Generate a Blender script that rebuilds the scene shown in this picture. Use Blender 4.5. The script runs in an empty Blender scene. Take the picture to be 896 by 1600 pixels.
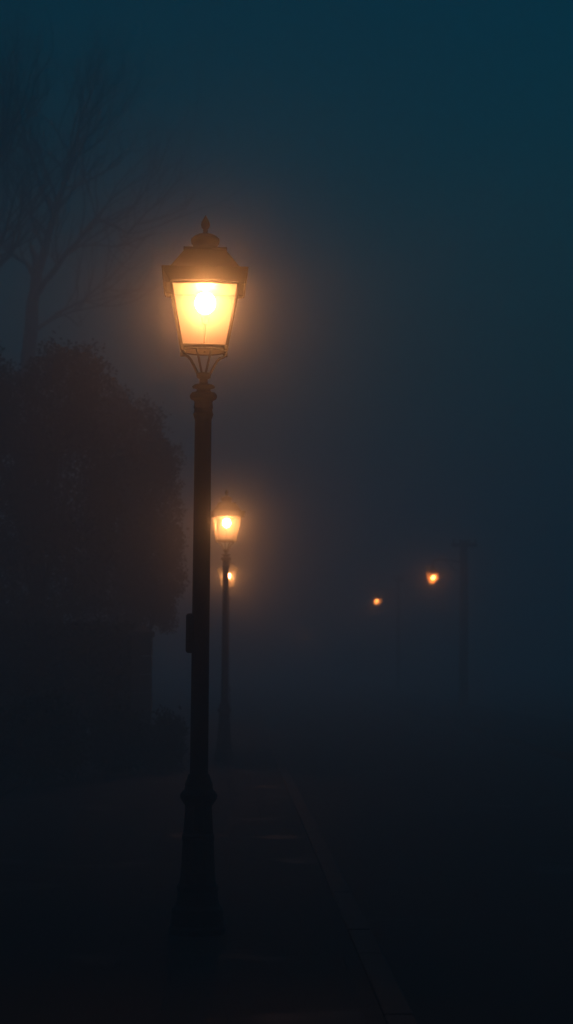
import bpy, bmesh, math, random
from mathutils import Vector, Matrix, noise
random.seed(7)
PI = math.pi
S = bpy.context.scene
C = S.collection

# ------------------------------------------------------------------ camera
CAM_Z, F, W, H = 1.59, 3000.0, 896.0, 1600.0
cam_d = bpy.data.cameras.new('camera')
cam = bpy.data.objects.new('camera', cam_d); C.objects.link(cam)
cam_d.sensor_fit = 'VERTICAL'; cam_d.sensor_height = 24.0
cam_d.lens = 24.0 * F / H
cam_d.clip_start = 0.1; cam_d.clip_end = 1000
ROT = Matrix.Rotation(math.radians(90 + 4.365), 4, 'X') @ Matrix.Rotation(math.radians(0.32), 4, 'Z')
cam.matrix_world = Matrix.Translation((0, 0, CAM_Z)) @ ROT
cam_d.dof.use_dof = True; cam_d.dof.focus_distance = 11.5; cam_d.dof.aperture_fstop = 2.2
S.camera = cam

def P(x, y, d):
    """point at distance d down the road seen at pixel (x, y) of the photograph"""
    v = ROT.to_3x3() @ Vector((x - W/2, H/2 - y, -F))
    return Vector((0, 0, CAM_Z)) + v * (d / v.y)

# ------------------------------------------------------------------ sky
world = bpy.data.worlds.new('World'); S.world = world; world.use_nodes = True
nt = world.node_tree; nt.nodes.clear()
sky = nt.nodes.new('ShaderNodeTexSky'); sky.sky_type = 'NISHITA'; sky.sun_disc = False
sky.sun_elevation = math.radians(0.0); sky.sun_rotation = math.radians(60)
sky.altitude = 0; sky.air_density = 1.6; sky.dust_density = 0.5; sky.ozone_density = 6.0
tint = nt.nodes.new('ShaderNodeMix'); tint.data_type = 'RGBA'; tint.blend_type = 'MULTIPLY'
tint.inputs[0].default_value = 1.0
tint.inputs[7].default_value = (0.0, 2.80, 1.42, 1)
bg = nt.nodes.new('ShaderNodeBackground'); bg.inputs[1].default_value = 0.15
wo = nt.nodes.new('ShaderNodeOutputWorld')
nt.links.new(sky.outputs[0], tint.inputs[6]); nt.links.new(tint.outputs[2], bg.inputs[0])
nt.links.new(bg.outputs[0], wo.inputs[0])

# ------------------------------------------------------------------ render settings
S.view_settings.view_transform = 'Standard'; S.view_settings.look = 'None'
S.view_settings.exposure = 0.0; S.view_settings.gamma = 1.0; S.view_settings.use_curve_mapping = False
S.render.engine = 'CYCLES'
cy = S.cycles
cy.use_denoising = True
try: cy.denoiser = 'OPENIMAGEDENOISE'
except Exception: pass
cy.max_bounces = 16; cy.volume_bounces = 12; cy.transparent_max_bounces = 16
cy.transmission_bounces = 6; cy.diffuse_bounces = 3; cy.glossy_bounces = 3
cy.caustics_reflective = False; cy.caustics_refractive = False
cy.use_adaptive_sampling = True; cy.adaptive_threshold = 0.01
cy.sample_clamp_indirect = 1.5

FOG = 0.020              # broad scattering of the droplets
FOG_F = 0.010            # their narrow forward peak
LAMP = 420.0          # emission strength of the lamp globes

# ------------------------------------------------------------------ helpers
def obj(name, bm, mat, parent=None, loc=(0, 0, 0), smooth=False):
    me = bpy.data.meshes.new(name)
    bmesh.ops.recalc_face_normals(bm, faces=bm.faces)
    bm.to_mesh(me); bm.free()
    if smooth:
        for p in me.polygons: p.use_smooth = True
    me.materials.append(mat)
    o = bpy.data.objects.new(name, me); C.objects.link(o)
    o.location = loc
    if parent: o.parent = parent
    return o

def tag(o, label=None, cat=None, group=None, kind=None):
    if label: o['label'] = label
    if cat: o['category'] = cat
    if group: o['group'] = group
    if kind: o['kind'] = kind
    return o

def thing(name, label, cat, loc=(0, 0, 0), rz=0.0, group=None):
    o = bpy.data.objects.new(name, None); C.objects.link(o)
    o.empty_display_size = 0.2
    o.location = loc; o.rotation_euler = (0, 0, rz)
    return tag(o, label, cat, group)

def box(bm, cx, cy_, cz, sx, sy, sz, bev=0.0):
    r = bmesh.ops.create_cube(bm, size=1.0)
    vs = r['verts']
    for v in vs: v.co = Vector((cx + v.co.x*sx, cy_ + v.co.y*sy, cz + v.co.z*sz))
    if bev:
        es = list({e for v in vs for e in v.link_edges})
        bmesh.ops.bevel(bm, geom=es, offset=bev, segments=3, affect='EDGES', profile=0.5)

def lathe(bm, prof, seg=32, flute=None):
    rings = []
    for k, (r, z) in enumerate(prof):
        ring = []
        for i in range(seg):
            a = 2*PI*i/seg
            rr = max(r, 1e-4)
            if flute and flute[1] < z < flute[2]:
                rr *= 1 - flute[3]*(0.5 + 0.5*math.cos(a*flute[0]))
            ring.append(bm.verts.new((rr*math.cos(a), rr*math.sin(a), z)))
        rings.append(ring)
    for a, b in zip(rings, rings[1:]):
        for i in range(seg):
            j = (i+1) % seg
            bm.faces.new((a[i], a[j], b[j], b[i]))
    bm.faces.new(rings[0][::-1]); bm.faces.new(rings[-1])

def tube(bm, pts, rads, seg=8, cap=True):
    pts = [Vector(p) for p in pts]
    rings = []; n = len(pts)
    up = Vector((0.3, 0.5, 0.81))
    for i, p in enumerate(pts):
        t = (pts[min(i+1, n-1)] - pts[max(i-1, 0)]).normalized()
        u = t.cross(up)
        if u.length < 1e-3: u = t.cross(Vector((1, 0, 0)))
        u.normalize(); w = t.cross(u)
        r = rads[i] if isinstance(rads, (list, tuple)) else rads
        rings.append([bm.verts.new(p + u*r*math.cos(2*PI*k/seg) + w*r*math.sin(2*PI*k/seg)) for k in range(seg)])
    for a, b in zip(rings, rings[1:]):
        for i in range(seg):
            j = (i+1) % seg
            bm.faces.new((a[i], a[j], b[j], b[i]))
    if cap:
        bm.faces.new(rings[0][::-1]); bm.faces.new(rings[-1])

def frustum(bm, levels):
    """square rings (half width, z) joined and capped"""
    rings = [[bm.verts.new((sx*h, sy*h, z)) for sx, sy in ((-1, -1), (1, -1), (1, 1), (-1, 1))] for h, z in levels]
    for a, b in zip(rings, rings[1:]):
        for i in range(4):
            j = (i+1) % 4
            bm.faces.new((a[i], a[j], b[j], b[i]))
    bm.faces.new(rings[0][::-1]); bm.faces.new(rings[-1])

# ------------------------------------------------------------------ materials
def mat(name, col, rough=0.7, spec=0.5, metal=0.0, var=0.35, scale=6.0, bump=0.0, bscale=30.0):
    m = bpy.data.materials.new(name); m.use_nodes = True
    t = m.node_tree; b = t.nodes['Principled BSDF']
    b.inputs['Roughness'].default_value = rough
    b.inputs['Metallic'].default_value = metal
    b.inputs['Specular IOR Level'].default_value = spec
    tc = t.nodes.new('ShaderNodeTexCoord')
    n = t.nodes.new('ShaderNodeTexNoise'); n.inputs['Scale'].default_value = scale; n.inputs['Detail'].default_value = 5
    r = t.nodes.new('ShaderNodeMix'); r.data_type = 'RGBA'
    r.inputs[6].default_value = (*[c*(1-var) for c in col], 1)
    r.inputs[7].default_value = (*[min(1, c*(1+var)) for c in col], 1)
    t.links.new(tc.outputs['Object'], n.inputs['Vector'])
    t.links.new(n.outputs['Fac'], r.inputs[0]); t.links.new(r.outputs[2], b.inputs['Base Color'])
    if bump:
        n2 = t.nodes.new('ShaderNodeTexNoise'); n2.inputs['Scale'].default_value = bscale; n2.inputs['Detail'].default_value = 4
        bp = t.nodes.new('ShaderNodeBump'); bp.inputs['Strength'].default_value = bump; bp.inputs['Distance'].default_value = 0.01
        t.links.new(tc.outputs['Object'], n2.inputs['Vector'])
        t.links.new(n2.outputs['Fac'], bp.inputs['Height']); t.links.new(bp.outputs[0], b.inputs['Normal'])
    return m

M_iron = mat('black_cast_iron', (0.010, 0.011, 0.012), 0.6, 0.15, 0, 0.3, 14, 0.25, 60)
M_roof = mat('lantern_roof_metal', (0.012, 0.011, 0.010), 0.65, 0.15, 0, 0.3, 10)
M_white = mat('aged_enamel', (0.07, 0.065, 0.06), 0.5, 0.4, 0, 0.05, 6)
M_bark = mat('bark', (0.022, 0.021, 0.019), 0.9, 0.2, 0, 0.4, 9, 0.6, 18)
M_leaf = mat('dark_leaves', (0.009, 0.024, 0.013), 0.7, 0.2, 0, 0.5, 1.2)
M_leaf2 = mat('hedge_leaves', (0.014, 0.03, 0.014), 0.7, 0.2, 0, 0.5, 1.7)
M_grass = mat('grass', (0.02, 0.03, 0.012), 0.85, 0.1, 0, 0.5, 3)
M_soil = mat('soil', (0.02, 0.018, 0.014), 0.95, 0.1, 0, 0.5, 1.5, 0.5, 12)
M_kerb = mat('kerb_stone', (0.007, 0.0085, 0.009), 0.65, 0.2, 0, 0.35, 5, 0.3, 40)
M_stone = mat('pillar_stone', (0.1, 0.095, 0.085), 0.85, 0.3, 0, 0.4, 6, 0.5, 18)
M_wood = mat('weathered_pole_wood', (0.05, 0.042, 0.034), 0.9, 0.2, 0, 0.4, 7, 0.5, 14)
M_ceramic = mat('insulator_ceramic', (0.12, 0.07, 0.05), 0.2, 0.5, 0, 0.1, 5)
M_steel = mat('grey_steel', (0.08, 0.08, 0.085), 0.5, 0.5, 0, 0.2, 8)
M_paint = mat('road_paint', (0.35, 0.35, 0.33), 0.6, 0.3, 0, 0.3, 9)

def wet_ground(name, col, slabs=None, puddle=0.5):
    m = mat(name, col, 0.6, 0.15, 0, 0.4, 2.5)
    t = m.node_tree; b = t.nodes['Principled BSDF']
    tc = next(n for n in t.nodes if n.type == 'TEX_COORD')
    pn = t.nodes.new('ShaderNodeTexNoise'); pn.inputs['Scale'].default_value = 0.9; pn.inputs['Detail'].default_value = 4
    rp = t.nodes.new('ShaderNodeMapRange')
    rp.inputs['From Min'].default_value = puddle; rp.inputs['From Max'].default_value = puddle + 0.08
    rp.inputs['To Min'].default_value = 0.75; rp.inputs['To Max'].default_value = 0.55
    t.links.new(tc.outputs['Object'], pn.inputs['Vector']); t.links.new(pn.outputs['Fac'], rp.inputs['Value'])
    t.links.new(rp.outputs[0], b.inputs['Roughness'])
    n2 = t.nodes.new('ShaderNodeTexNoise'); n2.inputs['Scale'].default_value = 90; n2.inputs['Detail'].default_value = 3
    t.links.new(tc.outputs['Object'], n2.inputs['Vector'])
    bp = t.nodes.new('ShaderNodeBump'); bp.inputs['Distance'].default_value = 0.004
    rb = t.nodes.new('ShaderNodeMapRange')
    rb.inputs['From Min'].default_value = puddle; rb.inputs['From Max'].default_value = puddle + 0.08
    rb.inputs['To Min'].default_value = 0.6; rb.inputs['To Max'].default_value = 0.05
    t.links.new(pn.outputs['Fac'], rb.inputs['Value']); t.links.new(rb.outputs[0], bp.inputs['Strength'])
    t.links.new(n2.outputs['Fac'], bp.inputs['Height'])
    last = bp
    if slabs:
        br = t.nodes.new('ShaderNodeTexBrick'); br.inputs['Scale'].default_value = 1.0
        br.inputs['Brick Width'].default_value = slabs[0]; br.inputs['Row Height'].default_value = slabs[1]
        br.inputs['Mortar Size'].default_value = 0.008; br.inputs['Mortar Smooth'].default_value = 0.3
        br.inputs['Color1'].default_value = (1, 1, 1, 1); br.inputs['Color2'].default_value = (0.75, 0.75, 0.75, 1)
        br.inputs['Mortar'].default_value = (0, 0, 0, 1)
        t.links.new(tc.outputs['Object'], br.inputs['Vector'])
        b2 = t.nodes.new('ShaderNodeBump'); b2.inputs['Distance'].default_value = 0.012; b2.inputs['Strength'].default_value = 0.8
        t.links.new(br.outputs['Color'], b2.inputs['Height']); t.links.new(bp.outputs[0], b2.inputs['Normal'])
        last = b2
    t.links.new(last.outputs[0], b.inputs['Normal'])
    return m
M_pave = wet_ground('wet_paving_slabs', (0.008, 0.0095, 0.010), (0.6, 0.4), 0.60)
M_road = wet_ground('wet_asphalt', (0.011, 0.012, 0.0125), None, 0.6)

def glow_mat(name, col, strength):
    m = bpy.data.materials.new(name); m.use_nodes = True; t = m.node_tree; t.nodes.clear()
    e = t.nodes.new('ShaderNodeEmission'); e.inputs[0].default_value = (*col, 1); e.inputs[1].default_value = strength
    o = t.nodes.new('ShaderNodeOutputMaterial'); t.links.new(e.outputs[0], o.inputs[0]); return m
M_bulb = glow_mat('lit_sodium_globe', (1.0, 0.355, 0.108), LAMP)
M_bulb_far = glow_mat('lit_deep_orange_globe', (1.0, 0.31, 0.07), LAMP*0.5)

def glass_mat():
    m = bpy.data.materials.new('frosted_lantern_glass'); m.use_nodes = True; t = m.node_tree; t.nodes.clear()
    tr = t.nodes.new('ShaderNodeBsdfTransparent'); tr.inputs[0].default_value = (0.97, 0.95, 0.92, 1)
    tl = t.nodes.new('ShaderNodeBsdfTranslucent'); tl.inputs[0].default_value = (0.85, 0.8, 0.7, 1)
    rf = t.nodes.new('ShaderNodeBsdfRefraction'); rf.inputs['Roughness'].default_value = 0.42; rf.inputs['IOR'].default_value = 1.06
    rf.inputs[0].default_value = (0.95, 0.92, 0.88, 1)
    gl = t.nodes.new('ShaderNodeBsdfGlossy'); gl.inputs['Roughness'].default_value = 0.5
    m1 = t.nodes.new('ShaderNodeMixShader'); m1.inputs[0].default_value = 0.45
    m2 = t.nodes.new('ShaderNodeMixShader'); m2.inputs[0].default_value = 0.26
    m3 = t.nodes.new('ShaderNodeMixShader'); m3.inputs[0].default_value = 0.01
    o = t.nodes.new('ShaderNodeOutputMaterial')
    t.links.new(rf.outputs[0], m1.inputs[1]); t.links.new(tl.outputs[0], m1.inputs[2])
    t.links.new(tr.outputs[0], m2.inputs[1]); t.links.new(m1.outputs[0], m2.inputs[2])
    t.links.new(m2.outputs[0], m3.inputs[1]); t.links.new(gl.outputs[0], m3.inputs[2])
    t.links.new(m3.outputs[0], o.inputs[0]); return m
M_glass = glass_mat()
def opal_mat():
    m = bpy.data.materials.new('dimming_opal_glass'); m.use_nodes = True; t = m.node_tree; t.nodes.clear()
    tl = t.nodes.new('ShaderNodeBsdfTranslucent'); tl.inputs[0].default_value = (0.30, 0.28, 0.25, 1)  # low transmission chosen to hold back the lamp's downward light
    df = t.nodes.new('ShaderNodeBsdfDiffuse'); df.inputs[0].default_value = (0.4, 0.38, 0.34, 1)
    m1 = t.nodes.new('ShaderNodeMixShader'); m1.inputs[0].default_value = 0.5
    o = t.nodes.new('ShaderNodeOutputMaterial')
    t.links.new(tl.outputs[0], m1.inputs[1]); t.links.new(df.outputs[0], m1.inputs[2]); t.links.new(m1.outputs[0], o.inputs[0]); return m
M_opal = opal_mat()
M_bowl = M_glass.copy(); M_bowl.name = 'amber_bowl_glass'
for n in M_bowl.node_tree.nodes:
    if n.type == 'BSDF_TRANSLUCENT': n.inputs[0].default_value = (0.9, 0.62, 0.32, 1)
    if n.type == 'BSDF_REFRACTION': n.inputs[0].default_value = (0.95, 0.7, 0.42, 1)
    if n.type == 'MIX_SHADER' and abs(n.inputs[0].default_value - 0.26) < 1e-4: n.inputs[0].default_value = 0.6

# ------------------------------------------------------------------ ground, road, pavement
SL = -0.028                                 # the road runs very slightly to the left
ANG = math.atan(-SL)
def strip(name, u0, u1, y0, y1, z, m, kind='structure', thick=None, ny=1):
    bm = bmesh.new()
    vs = [bm.verts.new((u, y, 0)) for u, y in ((u0, y0), (u1, y0), (u1, y1), (u0, y1))]
    f = bm.faces.new(vs)
    if thick:
        r = bmesh.ops.extrude_face_region(bm, geom=[f])
        for v in r['geom']:
            if isinstance(v, bmesh.types.BMVert): v.co.z -= thick
    o = obj(name, bm, m, None, (0, 0, z)); o.rotation_euler.z = ANG
    if kind: o['kind'] = kind
    return o
def RU(u, y):                               # road coordinates to world
    return Vector((u*math.cos(ANG) - y*math.sin(ANG), u*math.sin(ANG) + y*math.cos(ANG), 0))
bm = bmesh.new()
g = bmesh.ops.create_grid(bm, x_segments=60, y_segments=60, size=1)
for v in bm.verts:
    v.co.x *= 82; v.co.y = 80 + v.co.y*136
    d = max(0, abs(v.co.x + v.co.y*0.028 - 3) - 14)
    v.co.z = 0.03*noise.noise(v.co*0.2) + min(1.2, 0.05*d)*(0.6+0.4*noise.noise(v.co*0.05))
o = obj('ground', bm, M_soil, None, (0, 0, -0.20)); o['kind'] = 'structure'
strip('road', 0.83, 5.75, -50, 212, -0.115, M_road)
strip('pavement', -2.6, 0.69, -50, 212, 0.0, M_pave, thick=0.18)
strip('pavement', 5.89, 8.6, -50, 212, 0.0, M_pave, thick=0.18)
def kerb(u0):
    bm = bmesh.new(); y = -12.0
    while y < 120:
        L = 0.9
        box(bm, u0 + 0.07 + random.uniform(-.003, .003), y + L/2, -0.09 + random.uniform(-.003, .003), 0.136, L - 0.012, 0.2, 0.012)
        y += L
    o = obj('kerb', bm, M_kerb); o.rotation_euler.z = ANG; o['kind'] = 'structure'
kerb(0.69); kerb(5.75)
strip('verge', -16, -2.6, -50, 212, 0.02, M_soil, thick=0.2)
# grass
def grass(name, u0, u1, y0, y1, n, lab):
    bm = bmesh.new()
    for i in range(n):
        u = random.uniform(u0, u1); y = y0 + (y1-y0)*random.random()**1.5
        p = RU(u, y); h = random.uniform(.03, .10); a = random.uniform(0, 2*PI)
        w = Vector((math.cos(a), math.sin(a), 0))*0.005; l = Vector((random.uniform(-.04, .04), random.uniform(-.04, .04), h))
        z = Vector((0, 0, .015))
        bm.faces.new((bm.verts.new(p-w+z), bm.verts.new(p+w+z), bm.verts.new(p+l+z)))
    tag(obj(name, bm, M_grass), lab, 'grass', kind='stuff')
grass('grass', -9, -2.62, 6, 45, 30000, 'short dark grass on the verge left of the pavement')

# ------------------------------------------------------------------ street lamps
LZ = 3.10                                   # lantern parts start here
def make_lamp(label):
    t = thing('street_lamp', label, 'street lamp', group='glowing street lamps along the foggy road')
    # base: moulded cast-iron pedestal
    bm = bmesh.new()
    lathe(bm, [(0.165, 0), (0.165, 0.03), (0.155, 0.05), (0.15, 0.12), (0.148, 0.14), (0.128, 0.165), (0.12, 0.19), (0.117, 0.24),
               (0.122, 0.25), (0.122, 0.27), (0.112, 0.29), (0.104, 0.36), (0.100, 0.45), (0.096, 0.53), (0.100, 0.54), (0.100, 0.56),
               (0.092, 0.575), (0.086, 0.66), (0.082, 0.73), (0.088, 0.745), (0.107, 0.775), (0.109, 0.795), (0.100, 0.81),
               (0.085, 0.825), (0.080, 0.845), (0.082, 0.855), (0.074, 0.875), (0.066, 0.90), (0.060, 0.915)], 48, (8, 0.285, 0.735, 0.07))
    base = obj('base', bm, M_iron, t)
    bm = bmesh.new(); box(bm, 0, -0.108, 0.45, 0.085, 0.02, 0.2, 0.006)
    obj('access_hatch', bm, M_iron, base)
    # post
    bm = bmesh.new()
    lathe(bm, [(0.0535, 0), (0.052, 0.6), (0.0505, 1.4), (0.049, LZ-0.915-0.005)], 40)
    obj('post', bm, M_iron, t, (0, 0, 0.913))
    # capital
    bm = bmesh.new()
    lathe(bm, [(0.050, -0.10), (0.055, -0.085), (0.060, -0.07), (0.055, -0.058), (0.053, -0.04), (0.058, -0.03), (0.056, -0.02), (0.053, 0.0),
               (0.058, 0.012), (0.074, 0.02), (0.081, 0.032), (0.080, 0.045), (0.070, 0.058), (0.046, 0.064), (0.040, 0.074), (0.042, 0.082),
               (0.066, 0.088), (0.068, 0.096), (0.055, 0.106), (0.025, 0.113), (0.023, 0.135), (0.024, 0.142), (0.036, 0.146), (0.042, 0.156), (0.043, 0.175), (0.034, 0.178),
               (0.02, 0.168)], 40)
    obj('capital', bm, M_iron, t, (0, 0, LZ), smooth=False)
    # four curved arms
    for q, a in enumerate((198, 18, 250, 290)):
        a = math.radians(a); inner = q > 1
        dx, dy = math.cos(a), math.sin(a)
        prof = ([(0.034, 0.150), (0.038, 0.170), (0.050, 0.195), (0.066, 0.225), (0.082, 0.252), (0.100, 0.270), (0.118, 0.277), (0.130, 0.284), (0.133, 0.296)] if not inner else
                [(0.030, 0.165), (0.044, 0.185), (0.070, 0.225), (0.098, 0.265), (0.118, 0.292), (0.128, 0.304)])
        if inner: prof = [(r if k else r, z) for k, (r, z) in enumerate(prof)]
        bm = bmesh.new(); tube(bm, [(r*dx, r*dy, z) for r, z in prof], 0.008 if not inner else 0.0068, 8)
        if not inner:
            bmesh.ops.create_icosphere(bm, subdivisions=2, radius=0.013, matrix=Matrix.Translation((0.130*dx, 0.130*dy, 0.30)))
        obj('arm', bm, M_iron, t, (0, 0, LZ), smooth=True)
    # lantern frame: ring, bottom bars, four corner bars, top bars
    z0, z1, h0, h1 = 0.320, 0.683, 0.129, 0.197
    bm = bmesh.new()
    ring = [(0.128*math.cos(2*PI*i/40), 0.128*math.sin(2*PI*i/40), 0.306) for i in range(41)]
    tube(bm, ring, 0.005, 6)
    cs = ((-1, -1), (1, -1), (1, 1), (-1, 1))
    for k in range(4):
        a, b = cs[k], cs[(k+1) % 4]
        for hh, zz, rr in ((h0, z0, 0.0105), (h1, z1, 0.008)):
            tube(bm, [(a[0]*hh, a[1]*hh, zz), ((a[0]+b[0])/2*hh, (a[1]+b[1])/2*hh, zz+0.004), (b[0]*hh, b[1]*hh, zz)], rr, 6)
        tube(bm, [(a[0]*h0, a[1]*h0, z0 - 0.012), (a[0]*h1, a[1]*h1, z1)], 0.0085, 6)
        box(bm, a[0]*h0, a[1]*h0, z0-0.010, 0.026, 0.026, 0.030, 0.005)
    obj('lantern_frame', bm, M_iron, t, (0, 0, LZ))
    # four glass panes
    for k in range(4):
        a, b = cs[k], cs[(k+1) % 4]; bm = bmesh.new(); e = 0.004; s0 = 0.97
        def q(c, h, z):
            x, y = c[0]*h*s0, c[1]*h*s0
            if a[0] == b[0]: x = c[0]*h
            else: y = c[1]*h
            return bm.verts.new((x, y, z))
        bm.faces.new((q(a, h0, z0+e), q(b, h0, z0+e), q(b, h1, z1-e), q(a, h1, z1-e)))
        obj('glass_pane', bm, M_glass, t, (0, 0, LZ))
    bm = bmesh.new(); box(bm, 0, 0, 0.3095, 0.236, 0.236, 0.003)
    obj('bottom_pane', bm, M_opal, t, (0, 0, LZ))  # added under the globe to keep direct lamp light off the capital
    # globe, stem
    bm = bmesh.new(); bmesh.ops.create_icosphere(bm, subdivisions=3, radius=0.060)
    for v in bm.verts: v.co.z *= 1.08
    obj('lamp_globe', bm, M_bulb, t, (0.004, 0, LZ+0.597), smooth=True)
    bm = bmesh.new()
    lathe(bm, [(0.007, 0.30), (0.007, 0.47), (0.018, 0.475), (0.024, 0.49), (0.026, 0.52), (0.02, 0.528)], 20)
    box(bm, 0, 0, 0.316, 0.25, 0.012, 0.008)
    obj('lamp_stem', bm, M_iron, t, (0.004, 0, LZ))
    # roof with brim
    bm = bmesh.new()
    frustum(bm, [(0.205, 0.694), (0.232, 0.694), (0.2475, 0.764), (0.2475, 0.770), (0.206, 0.774), (0.200, 0.782), (0.158, 0.842), (0.120, 0.896), (0.128, 0.899), (0.128, 0.909), (0.09, 0.911)])
    for k in range(4):      # valance: the brim's faces hang lower at the corners
        n_ = Vector(((0, -1, 0), (1, 0, 0), (0, 1, 0), (-1, 0, 0))[k]); e_ = Vector((-n_.y, n_.x, 0))
        out = [(-.252, .768, .2535), (-.230, .674, .2385), (-.203, .671, .238), (-.199, .686, .2445), (-.1, .691, .245), (0, .693, .245),
               (.1, .691, .245), (.199, .686, .2445), (.203, .671, .238), (.230, .674, .2385), (.252, .768, .2535), (0, .768, .2535)]
        A = [bm.verts.new(e_*x + n_*r + Vector((0, 0, z))) for x, z, r in out]
        Bv = [bm.verts.new(e_*x*.985 + n_*(r-.006) + Vector((0, 0, z))) for x, z, r in out]
        for idx in ((0, 1, 2, 3), (0, 3, 4, 11), (11, 4, 5), (11, 5, 6), (11, 6, 7, 10), (7, 8, 9, 10)):
            bm.faces.new([A[i] for i in idx]); bm.faces.new([Bv[i] for i in reversed(idx)])
        for i in range(12):
            j = (i+1) % 12; bm.faces.new((A[i], A[j], Bv[j], Bv[i]))
    roof = obj('roof', bm, M_roof, t, (0, 0, LZ))
    bm = bmesh.new()
    lathe(bm, [(0.085, 0.909), (0.078, 0.918), (0.072, 0.932), (0.072, 0.942), (0.082, 0.955), (0.086, 0.972), (0.084, 0.984), (0.066, 1.000), (0.045, 1.010), (0.018, 1.016)], 32)
    obj('vent_cap', bm, M_roof, roof, (0, 0, 0), smooth=True)
    bm = bmesh.new()
    lathe(bm, [(0.018, 0.985), (0.012, 0.997), (0.016, 1.004), (0.012, 1.010), (0.023, 1.022), (0.027, 1.038), (0.024, 1.055), (0.014, 1.075), (0.006, 1.088), (0.002, 1.098)], 20)
    obj('finial', bm, M_roof, roof, (0, 0, 0.030), smooth=True)
    bm = bmesh.new(); box(bm, 0, 0, 0.6865, 0.38, 0.38, 0.004)
    obj('reflector', bm, M_white, t, (0, 0, LZ))
    return t

def dup_tree(o, parent=None):
    c = o.copy(); C.objects.link(c); c.parent = parent
    for ch in list(o.children): dup_tree(ch, c)
    return c

near = make_lamp('tallest nearest lit street lamp, black post with a small rounded box on its left side')
def place(o, px, d, rz, lean=(0, 0), z=0.0):
    p = P(px, 1029 + CAM_Z*F/d, d)
    o.location = (p.x, d, z); o.rotation_euler = (lean[1], lean[0], rz)
lamps = [(350, 29.9, 12, 'second lit street lamp, its lantern whole and clear just right of the nearest black post', 0.0, 0.003),
         (354.5, 49.2, 7, 'third lit street lamp, lantern half hidden behind the post of the second lamp', 0.0, 0.0),
         (477, 178.0, 5, 'most distant street lamp, barely a speck between the two lit rows', 0.0, 0.0)]
for px, d, rz, lab, up, ln in lamps:
    o = dup_tree(near); o['label'] = lab; place(o, px, d, math.radians(rz), (ln, 0))
place(near, 308.3, 11.3, math.radians(2.6), (0.003, 0))
bm = bmesh.new(); box(bm, -0.062, 0, 1.735, 0.05, 0.075, 0.232, 0.017)
obj('junction_box', bm, M_iron, near)

# ------------------------------------------------------------------ trees
def limb(bm, p, d, L, r, depth, out, bend=0.35, taper=0.62, up=0.12):
    n = 6; pts = [p.copy()]; rs = [r]
    q = p.copy(); dd = d.normalized()
    for i in range(n):
        dd = (dd + Vector((random.uniform(-1, 1), random.uniform(-1, 1), random.uniform(-.6, 1)))*bend*0.75 + Vector((0, 0, up*.3))).normalized()
        q = q + dd*L/n
        pts.append(q.copy()); rs.append(r*(1-(1-taper)*(i+1)/n) if depth else r*(1-0.8*(i+1)/n))
    tube(bm, pts, rs, 6 if r > 0.03 else (5 if r > .012 else 3), cap=False)
    out.append((q.copy(), dd.copy(), rs[-1]))
    if depth <= 0: return
    for k in range(random.choice((2, 3, 3))):
        i = random.choice((2, 3, 4, 5)) if k else 6
        axis = Vector((random.uniform(-1, 1), random.uniform(-1, 1), random.uniform(-1, 1))).normalized()
        nd = Matrix.Rotation(random.uniform(0.25, 0.95)*(0.5 if k == 0 else 1), 3, axis) @ dd
        limb(bm, pts[i], nd, L*random.uniform(.55, .85), rs[i]*random.uniform(.6, .85) if k else rs[i]*0.9, depth-1, out, bend*1.15, taper, up)

def bare_tree(label, base, d, mains, r0):
    t = thing('bare_tree', label, 'tree', (base.x, base.y, 0), group='bare trees behind the dark foliage')
    bm = bmesh.new(); B = Vector((base.x, base.y, 0))
    for pts, ra, rb, dep in mains:
        q = [P(x, y, d + dd) - B for x, y, dd in pts]
        # resample with jitter
        full = [q[0]]; 
        for a, b in zip(q, q[1:]):
            for s in (0.33, 0.66, 1.0):
                j = Vector((random.uniform(-1, 1), random.uniform(-1, 1), random.uniform(-1, 1)))*0.035*(b-a).length if s < 1 else Vector()
                full.append(a.lerp(b, s) + j)
        rs = [(ra + (rb-ra)*i/(len(full)-1))*d/34 for i in range(len(full))]
        tube(bm, full, rs, 8, cap=False)
        out = []
        n = len(full)
        for i in range(2, n):
            if dep <= 0: break
            for _ in range(2 if i > n*0.4 else 1):
                tdir = (full[i]-full[i-1]).normalized()
                axis = Vector((random.uniform(-.6, .6), random.uniform(-1, 1), random.uniform(-.6, .6))).normalized()
                nd = Matrix.Rotation(random.choice((-1, 1))*random.uniform(.5, 1.1), 3, axis) @ tdir
                limb(bm, full[i], nd, random.uniform(.7, 1.4)*d/34, max(.012, rs[i]*.55), dep, out)
        limb(bm, full[-1], (full[-1]-full[-2]), 1.2, rs[-1], dep, out)
    return t, bm

d = 55.0
base = P(42, 1040, d)
t, bm = bare_tree('leafless tree on the left with a forked trunk rising above the dark evergreens', base, d,
    [([(42, 1150, 0), (42, 800, 0), (44, 560, 0), (50, 500, 0), (58, 430, 0)], .17, .10, 0),
     ([(58, 430, 0), (75, 370, .3), (98, 295, .5), (118, 225, .4), (128, 180, .3)], .085, .025, 3),
     ([(52, 470, 0), (80, 430, -.6), (115, 385, -1.0), (150, 340, -1.2), (200, 365, -1.4), (245, 318, -1.5)], .06, .014, 2),
     ([(58, 435, 0), (40, 410, .3), (15, 395, .6), (-20, 350, .9)], .05, .018, 3),
     ([(48, 520, 0), (90, 490, .8), (130, 470, 1.2), (165, 440, 1.4)], .04, .012, 2),
     ([(85, 345, .4), (60, 280, 0), (40, 220, -.3), (28, 160, -.4)], .05, .014, 3),
     ([(110, 250, .4), (150, 225, .9), (180, 190, 1.2)], .035, .010, 2)], .17)
trunk = obj('trunk', bm, M_bark, t, smooth=True)
d = 48.0
base = P(-70, 1040, d)
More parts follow.
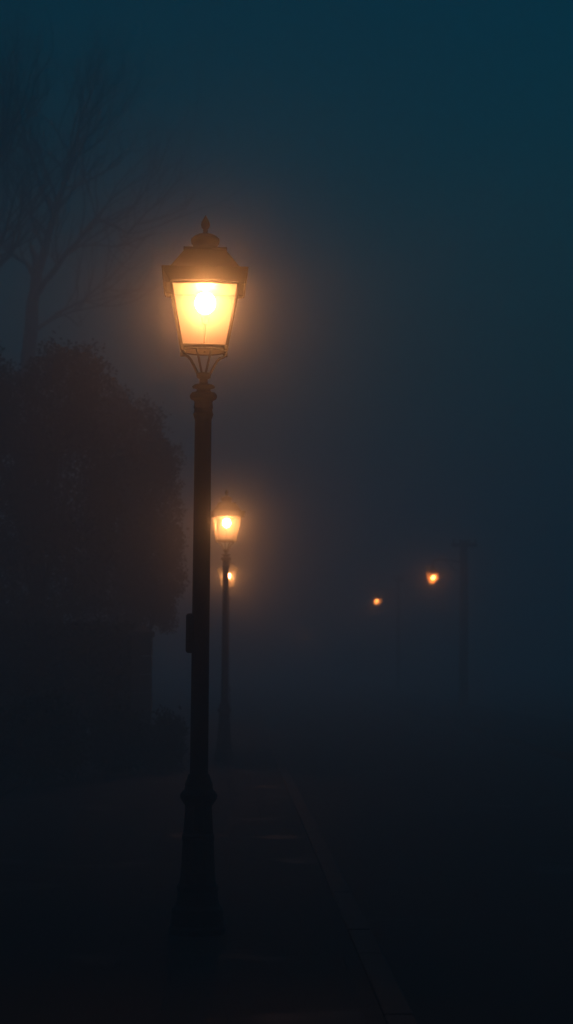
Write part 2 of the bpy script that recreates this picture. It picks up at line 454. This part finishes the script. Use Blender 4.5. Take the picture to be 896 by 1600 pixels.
t, bm = bare_tree('leafless tree cut off by the left edge with darker twigs', base, d,
    [([(-70, 1170, 0), (-66, 800, 0), (-60, 560, 0), (-50, 430, 0)], .18, .12, 0),
     ([(-50, 430, 0), (-25, 330, 0), (0, 240, .2), (15, 170, .2)], .09, .02, 3),
     ([(-55, 480, 0), (-20, 420, -.5), (10, 360, -.8), (25, 300, -.9)], .06, .014, 3)], .18)
obj('trunk', bm, M_bark, t, smooth=True)

def leafmass(bm, c, rx, ry, rz, n, size, lump=0.35, seed=0, hollow=0.45):
    """leaf clumps scattered through an uneven ellipsoid"""
    so = Vector((seed*7.3, seed*3.1, seed*5.7))
    done = 0
    while done < n:
        v = Vector((random.gauss(0, 1), random.gauss(0, 1), random.gauss(0, 1)))
        if v.length < 1e-3: continue
        v.normalize()
        R = 1 + lump*noise.noise(v*1.9 + so)*1.6 + lump*0.5*noise.noise(v*5.1 + so)
        s = (hollow + (1-hollow)*random.random()**0.6) * R
        p = Vector((c.x + v.x*rx*s, c.y + v.y*ry*s, c.z + v.z*rz*s))
        if noise.noise(p*1.7 + so) < -0.18 and s > 0.62*R: continue
        k = random.randint(4, 9)
        for _ in range(k):
            q = p + Vector((random.gauss(0, 1), random.gauss(0, 1), random.gauss(0, 1)))*size*1.3
            a = Vector((random.uniform(-1, 1), random.uniform(-1, 1), random.uniform(-1, 1))).normalized()
            b = a.cross(Vector((random.uniform(-1, 1), random.uniform(-1, 1), random.uniform(-1, 1)))).normalized()
            L = size*random.uniform(.7, 1.3); w = L*0.42
            bm.faces.new((bm.verts.new(q - a*L), bm.verts.new(q + b*w), bm.verts.new(q + a*L), bm.verts.new(q - b*w)))
        done += k

def dense_tree(label, px, d, lobes, n, size=0.05, tr=0.13, name='evergreen_tree', group='dark leafy trees beside the lamps'):
    b = P(px, 1029, d); t = thing(name, label, 'tree', (b.x, d, 0), group=group)
    B = Vector((b.x, d, 0))
    bm = bmesh.new(); tops = [P(x, y, d + dd) - B for x, y, dd, _, _ in lobes]
    zt = max(q.z for q in tops)
    tube(bm, [(0, 0, -.1), (.03, 0, zt*.25), (-.04, .05, zt*.5), (.03, 0, zt*.8)], [tr, tr*.85, tr*.65, tr*.3], 10)
    for q in tops:
        tube(bm, [(0, 0, max(.4, q.z*.5)), (q.x*.5, q.y*.5, q.z*.8), q], [tr*.45, tr*.3, tr*.1], 6)
    obj('trunk', bm, M_bark, t, smooth=True)
    bm = bmesh.new(); tot = sum(rx*ry for *_, rx, ry in lobes)
    for i, (x, y, dd, rx, ry) in enumerate(lobes):
        s = d/F; leafmass(bm, P(x, y, d+dd) - B, rx*s, rx*s, ry*s, int(n*rx*ry/tot), size, .3, i + px*.01)
    obj('crown', bm, M_leaf, t)
    return t
dense_tree('broad dark evergreen tree on the left, widest foliage mass below the bare branches', 60, 32.0,
    [(70, 640, 0, 95, 90), (10, 760, .3, 110, 120), (110, 760, -.2, 100, 130), (60, 900, 0, 120, 120), (-40, 640, 0, 80, 110), (118, 580, 0, 50, 46), (0, 1020, 0, 100, 90)], 70000, .038, .18)
dense_tree('rounder dark leafy tree whose ragged right edge reaches behind the nearest lamp post', 205, 36.0,
    [(205, 690, 0, 62, 62), (232, 790, .2, 52, 90), (190, 800, -.2, 70, 110), (230, 900, 0, 55, 80), (170, 930, 0, 70, 90), (258, 945, .2, 26, 42), (150, 650, .2, 60, 60), (250, 720, 0, 30, 40), (268, 850, .3, 22, 34)], 70000, .035, .14)
def shrub(label, px, d, rx, ry, n, size=.035):
    b = P(px, 1029, d); t = thing('shrub', label, 'shrub', (b.x, d, 0), group='low shrubs under the trees')
    s = d/F; bm = bmesh.new()
    for k in range(7):
        a = random.uniform(0, 2*PI)
        tube(bm, [(0, 0, 0), (math.cos(a)*rx*s*.3, math.sin(a)*rx*s*.3, ry*s*.9), (math.cos(a)*rx*s*.6, math.sin(a)*rx*s*.6, ry*s*1.5)], [.015, .01, .004], 5)
    obj('stem', bm, M_bark, t)
    bm = bmesh.new(); leafmass(bm, Vector((0, 0, ry*s*.95)), rx*s, rx*s*.9, ry*s, n, size, .3, px*.03, .2)
    obj('foliage', bm, M_leaf2, t)
shrub('rounded low shrub just left of the nearest post, beside the stone gate pillar', 258, 27.0, 32, 46, 5000)
shrub('wide dark shrub under the rounder leafy tree, left of the stone gate pillar', 185, 26.0, 48, 60, 7000)
shrub('dark shrub in front of the hedge at the left edge of the picture', 60, 24.0, 80, 75, 8000)

# clipped hedge and stone gate pillar
bm = bmesh.new()
p0, p1 = P(-160, 1029, 27.5), P(210, 1029, 29.0)
for i in range(5200):
    s = random.random(); q = p0.lerp(p1, s); w = random.uniform(-.45, .45); z = 2.05*random.random()**0.7
    z *= 1 + .05*noise.noise(Vector((q.x*2, 0, 0)))
    q = Vector((q.x, q.y + w, z))
    for _ in range(5):
        r = q + Vector((random.gauss(0, .05), random.gauss(0, .05), random.gauss(0, .05)))
        a = Vector((random.uniform(-1, 1), random.uniform(-1, 1), random.uniform(-1, 1))).normalized()
        b = a.cross(Vector((random.uniform(-1, 1), random.uniform(-1, 1), random.uniform(-1, 1)))).normalized()
        L = .055*random.uniform(.7, 1.3); bm.faces.new((bm.verts.new(r-a*L), bm.verts.new(r+b*L*.45), bm.verts.new(r+a*L), bm.verts.new(r-b*L*.45)))
tag(obj('hedge', bm, M_leaf2), 'tall dark hedge running left from the stone gate pillar', 'hedge')
b = P(222, 1029, 28.4)
t = thing('gate_pillar', 'dim square stone pillar with a straight right edge under the overhanging tree', 'gate pillar', (b.x, 28.4, 0), math.radians(2))
bm = bmesh.new(); z = 0.0
for k in range(7):
    box(bm, 0, 0, z + .135, .30 + random.uniform(-.004, .004), .30, .264, .008); z += .27
obj('shaft', bm, M_stone, t)
bm = bmesh.new(); frustum(bm, [(.165, z), (.18, z+.03), (.18, z+.08), (.10, z+.13), (.02, z+.17)])
obj('cap', bm, M_stone, t)

# ------------------------------------------------------------------ utility poles and their lamps across the road
d = 63.0; b = P(725, 1029, d); s = d/F
t = thing('utility_pole', 'dim wooden utility pole with a short crossarm, right of the brighter hanging lamp', 'utility pole', (b.x, d, 0), math.radians(6), 'utility poles across the road')
top = CAM_Z + (1029-843)*s
bm = bmesh.new(); tube(bm, [(0, 0, -.3), (0, 0, 2), (.01, 0, top)], [.16, .145, .12], 14)
obj('shaft', bm, M_wood, t, smooth=True)
bm = bmesh.new(); box(bm, 0, -.16, top-.16, .84, .09, .12, .008)
arm = obj('crossarm', bm, M_wood, t)
for x in (-.36, -.15, .15, .36):
    bm = bmesh.new(); lathe(bm, [(.012, 0), (.012, .04), (.04, .045), (.045, .06), (.025, .07), (.038, .085), (.03, .11), (.012, .12)], 14)
    obj('insulator', bm, M_ceramic, arm, (x, -.16, top-.10), smooth=True)
bm = bmesh.new(); box(bm, .0, -.20, top-2.2, .22, .14, .34, .015)
obj('equipment_box', bm, M_steel, t)

q = P(676.5, 896, d); reach = b.x - q.x - .12
h = thing('hanging_lamp', 'brighter of the two orange bowl lamps across the road, beside the dim utility pole', 'street lamp', (q.x, d, q.z), 0, 'bowl lamps hanging across the road')
R = 9.4*s
bm = bmesh.new()      # shallow metal shade
lathe(bm, [(R*1.12, -.012), (R*1.16, 0), (R*1.0, .05), (R*.62, .12), (R*.30, .16), (R*.24, .24), (R*.10, .26)], 32)
obj('shade', bm, M_roof, h, smooth=True)
bm = bmesh.new(); rings = []
prof = [(R, -.014), (R*.97, -.08), (R*.88, -.16), (R*.72, -.23), (R*.50, -.29), (R*.25, -.325), (R*.02, -.335)]
for r, z in prof: rings.append([bm.verts.new((r*math.cos(2*PI*i/32), r*math.sin(2*PI*i/32), z)) for i in range(32)])
for a_, b_ in zip(rings, rings[1:]):
    for i in range(32): bm.faces.new((a_[i], a_[(i+1) % 32], b_[(i+1) % 32], b_[i]))
obj('glass_bowl', bm, M_bowl, h, smooth=True)
bm = bmesh.new(); bmesh.ops.create_icosphere(bm, subdivisions=3, radius=.058)
obj('lamp_globe', bm, M_bulb_far, h, (.01, 0, -.135), smooth=True)
bm = bmesh.new()
tube(bm, [(0, 0, .25), (0, 0, .36), (.06, 0, .43), (.18, 0, .46), (reach*.6, 0, .44), (reach, 0, .38)], .02, 8)
tube(bm, [(reach, 0, .02), (reach*.75, 0, .16), (reach*.45, 0, .44)], .012, 6)
obj('bracket_arm', bm, M_iron, h, smooth=True)

d2 = 91.0; q2 = P(589, 935, d2)
h2 = dup_tree(h); h2.location = (q2.x, d2, q2.z)
h2['label'] = 'smaller, farther orange bowl lamp across the road, left of the brighter bowl lamp'
t2 = dup_tree(t); t2.scale = (.6, .6, 1); t2.location = (q2.x + (b.x - q.x), d2, 0)
t2['label'] = 'farthest utility pole, all but lost in the fog, holding the smaller orange bowl lamp'

# ------------------------------------------------------------------ haze
m = bpy.data.materials.new('fog'); m.use_nodes = True; tn = m.node_tree; tn.nodes.clear()
v = tn.nodes.new('ShaderNodeVolumePrincipled'); o_ = tn.nodes.new('ShaderNodeOutputMaterial')
v.inputs['Color'].default_value = (0.80, 0.94, 0.97, 1); v.inputs['Density'].default_value = FOG
v.inputs['Anisotropy'].default_value = 0.30
v2 = tn.nodes.new('ShaderNodeVolumePrincipled')
v2.inputs['Color'].default_value = (0.97, 0.97, 0.97, 1); v2.inputs['Density'].default_value = FOG_F
v2.inputs['Anisotropy'].default_value = 0.983
va = tn.nodes.new('ShaderNodeAddShader')
tn.links.new(v.outputs[0], va.inputs[0]); tn.links.new(v2.outputs[0], va.inputs[1])
tn.links.new(va.outputs[0], o_.inputs['Volume'])
bm = bmesh.new(); box(bm, 0, 80, 9.2, 168, 276, 21.0)
h = obj('haze', bm, m); h['kind'] = 'stuff'
tag(h, 'thick night fog filling the whole street', 'fog')
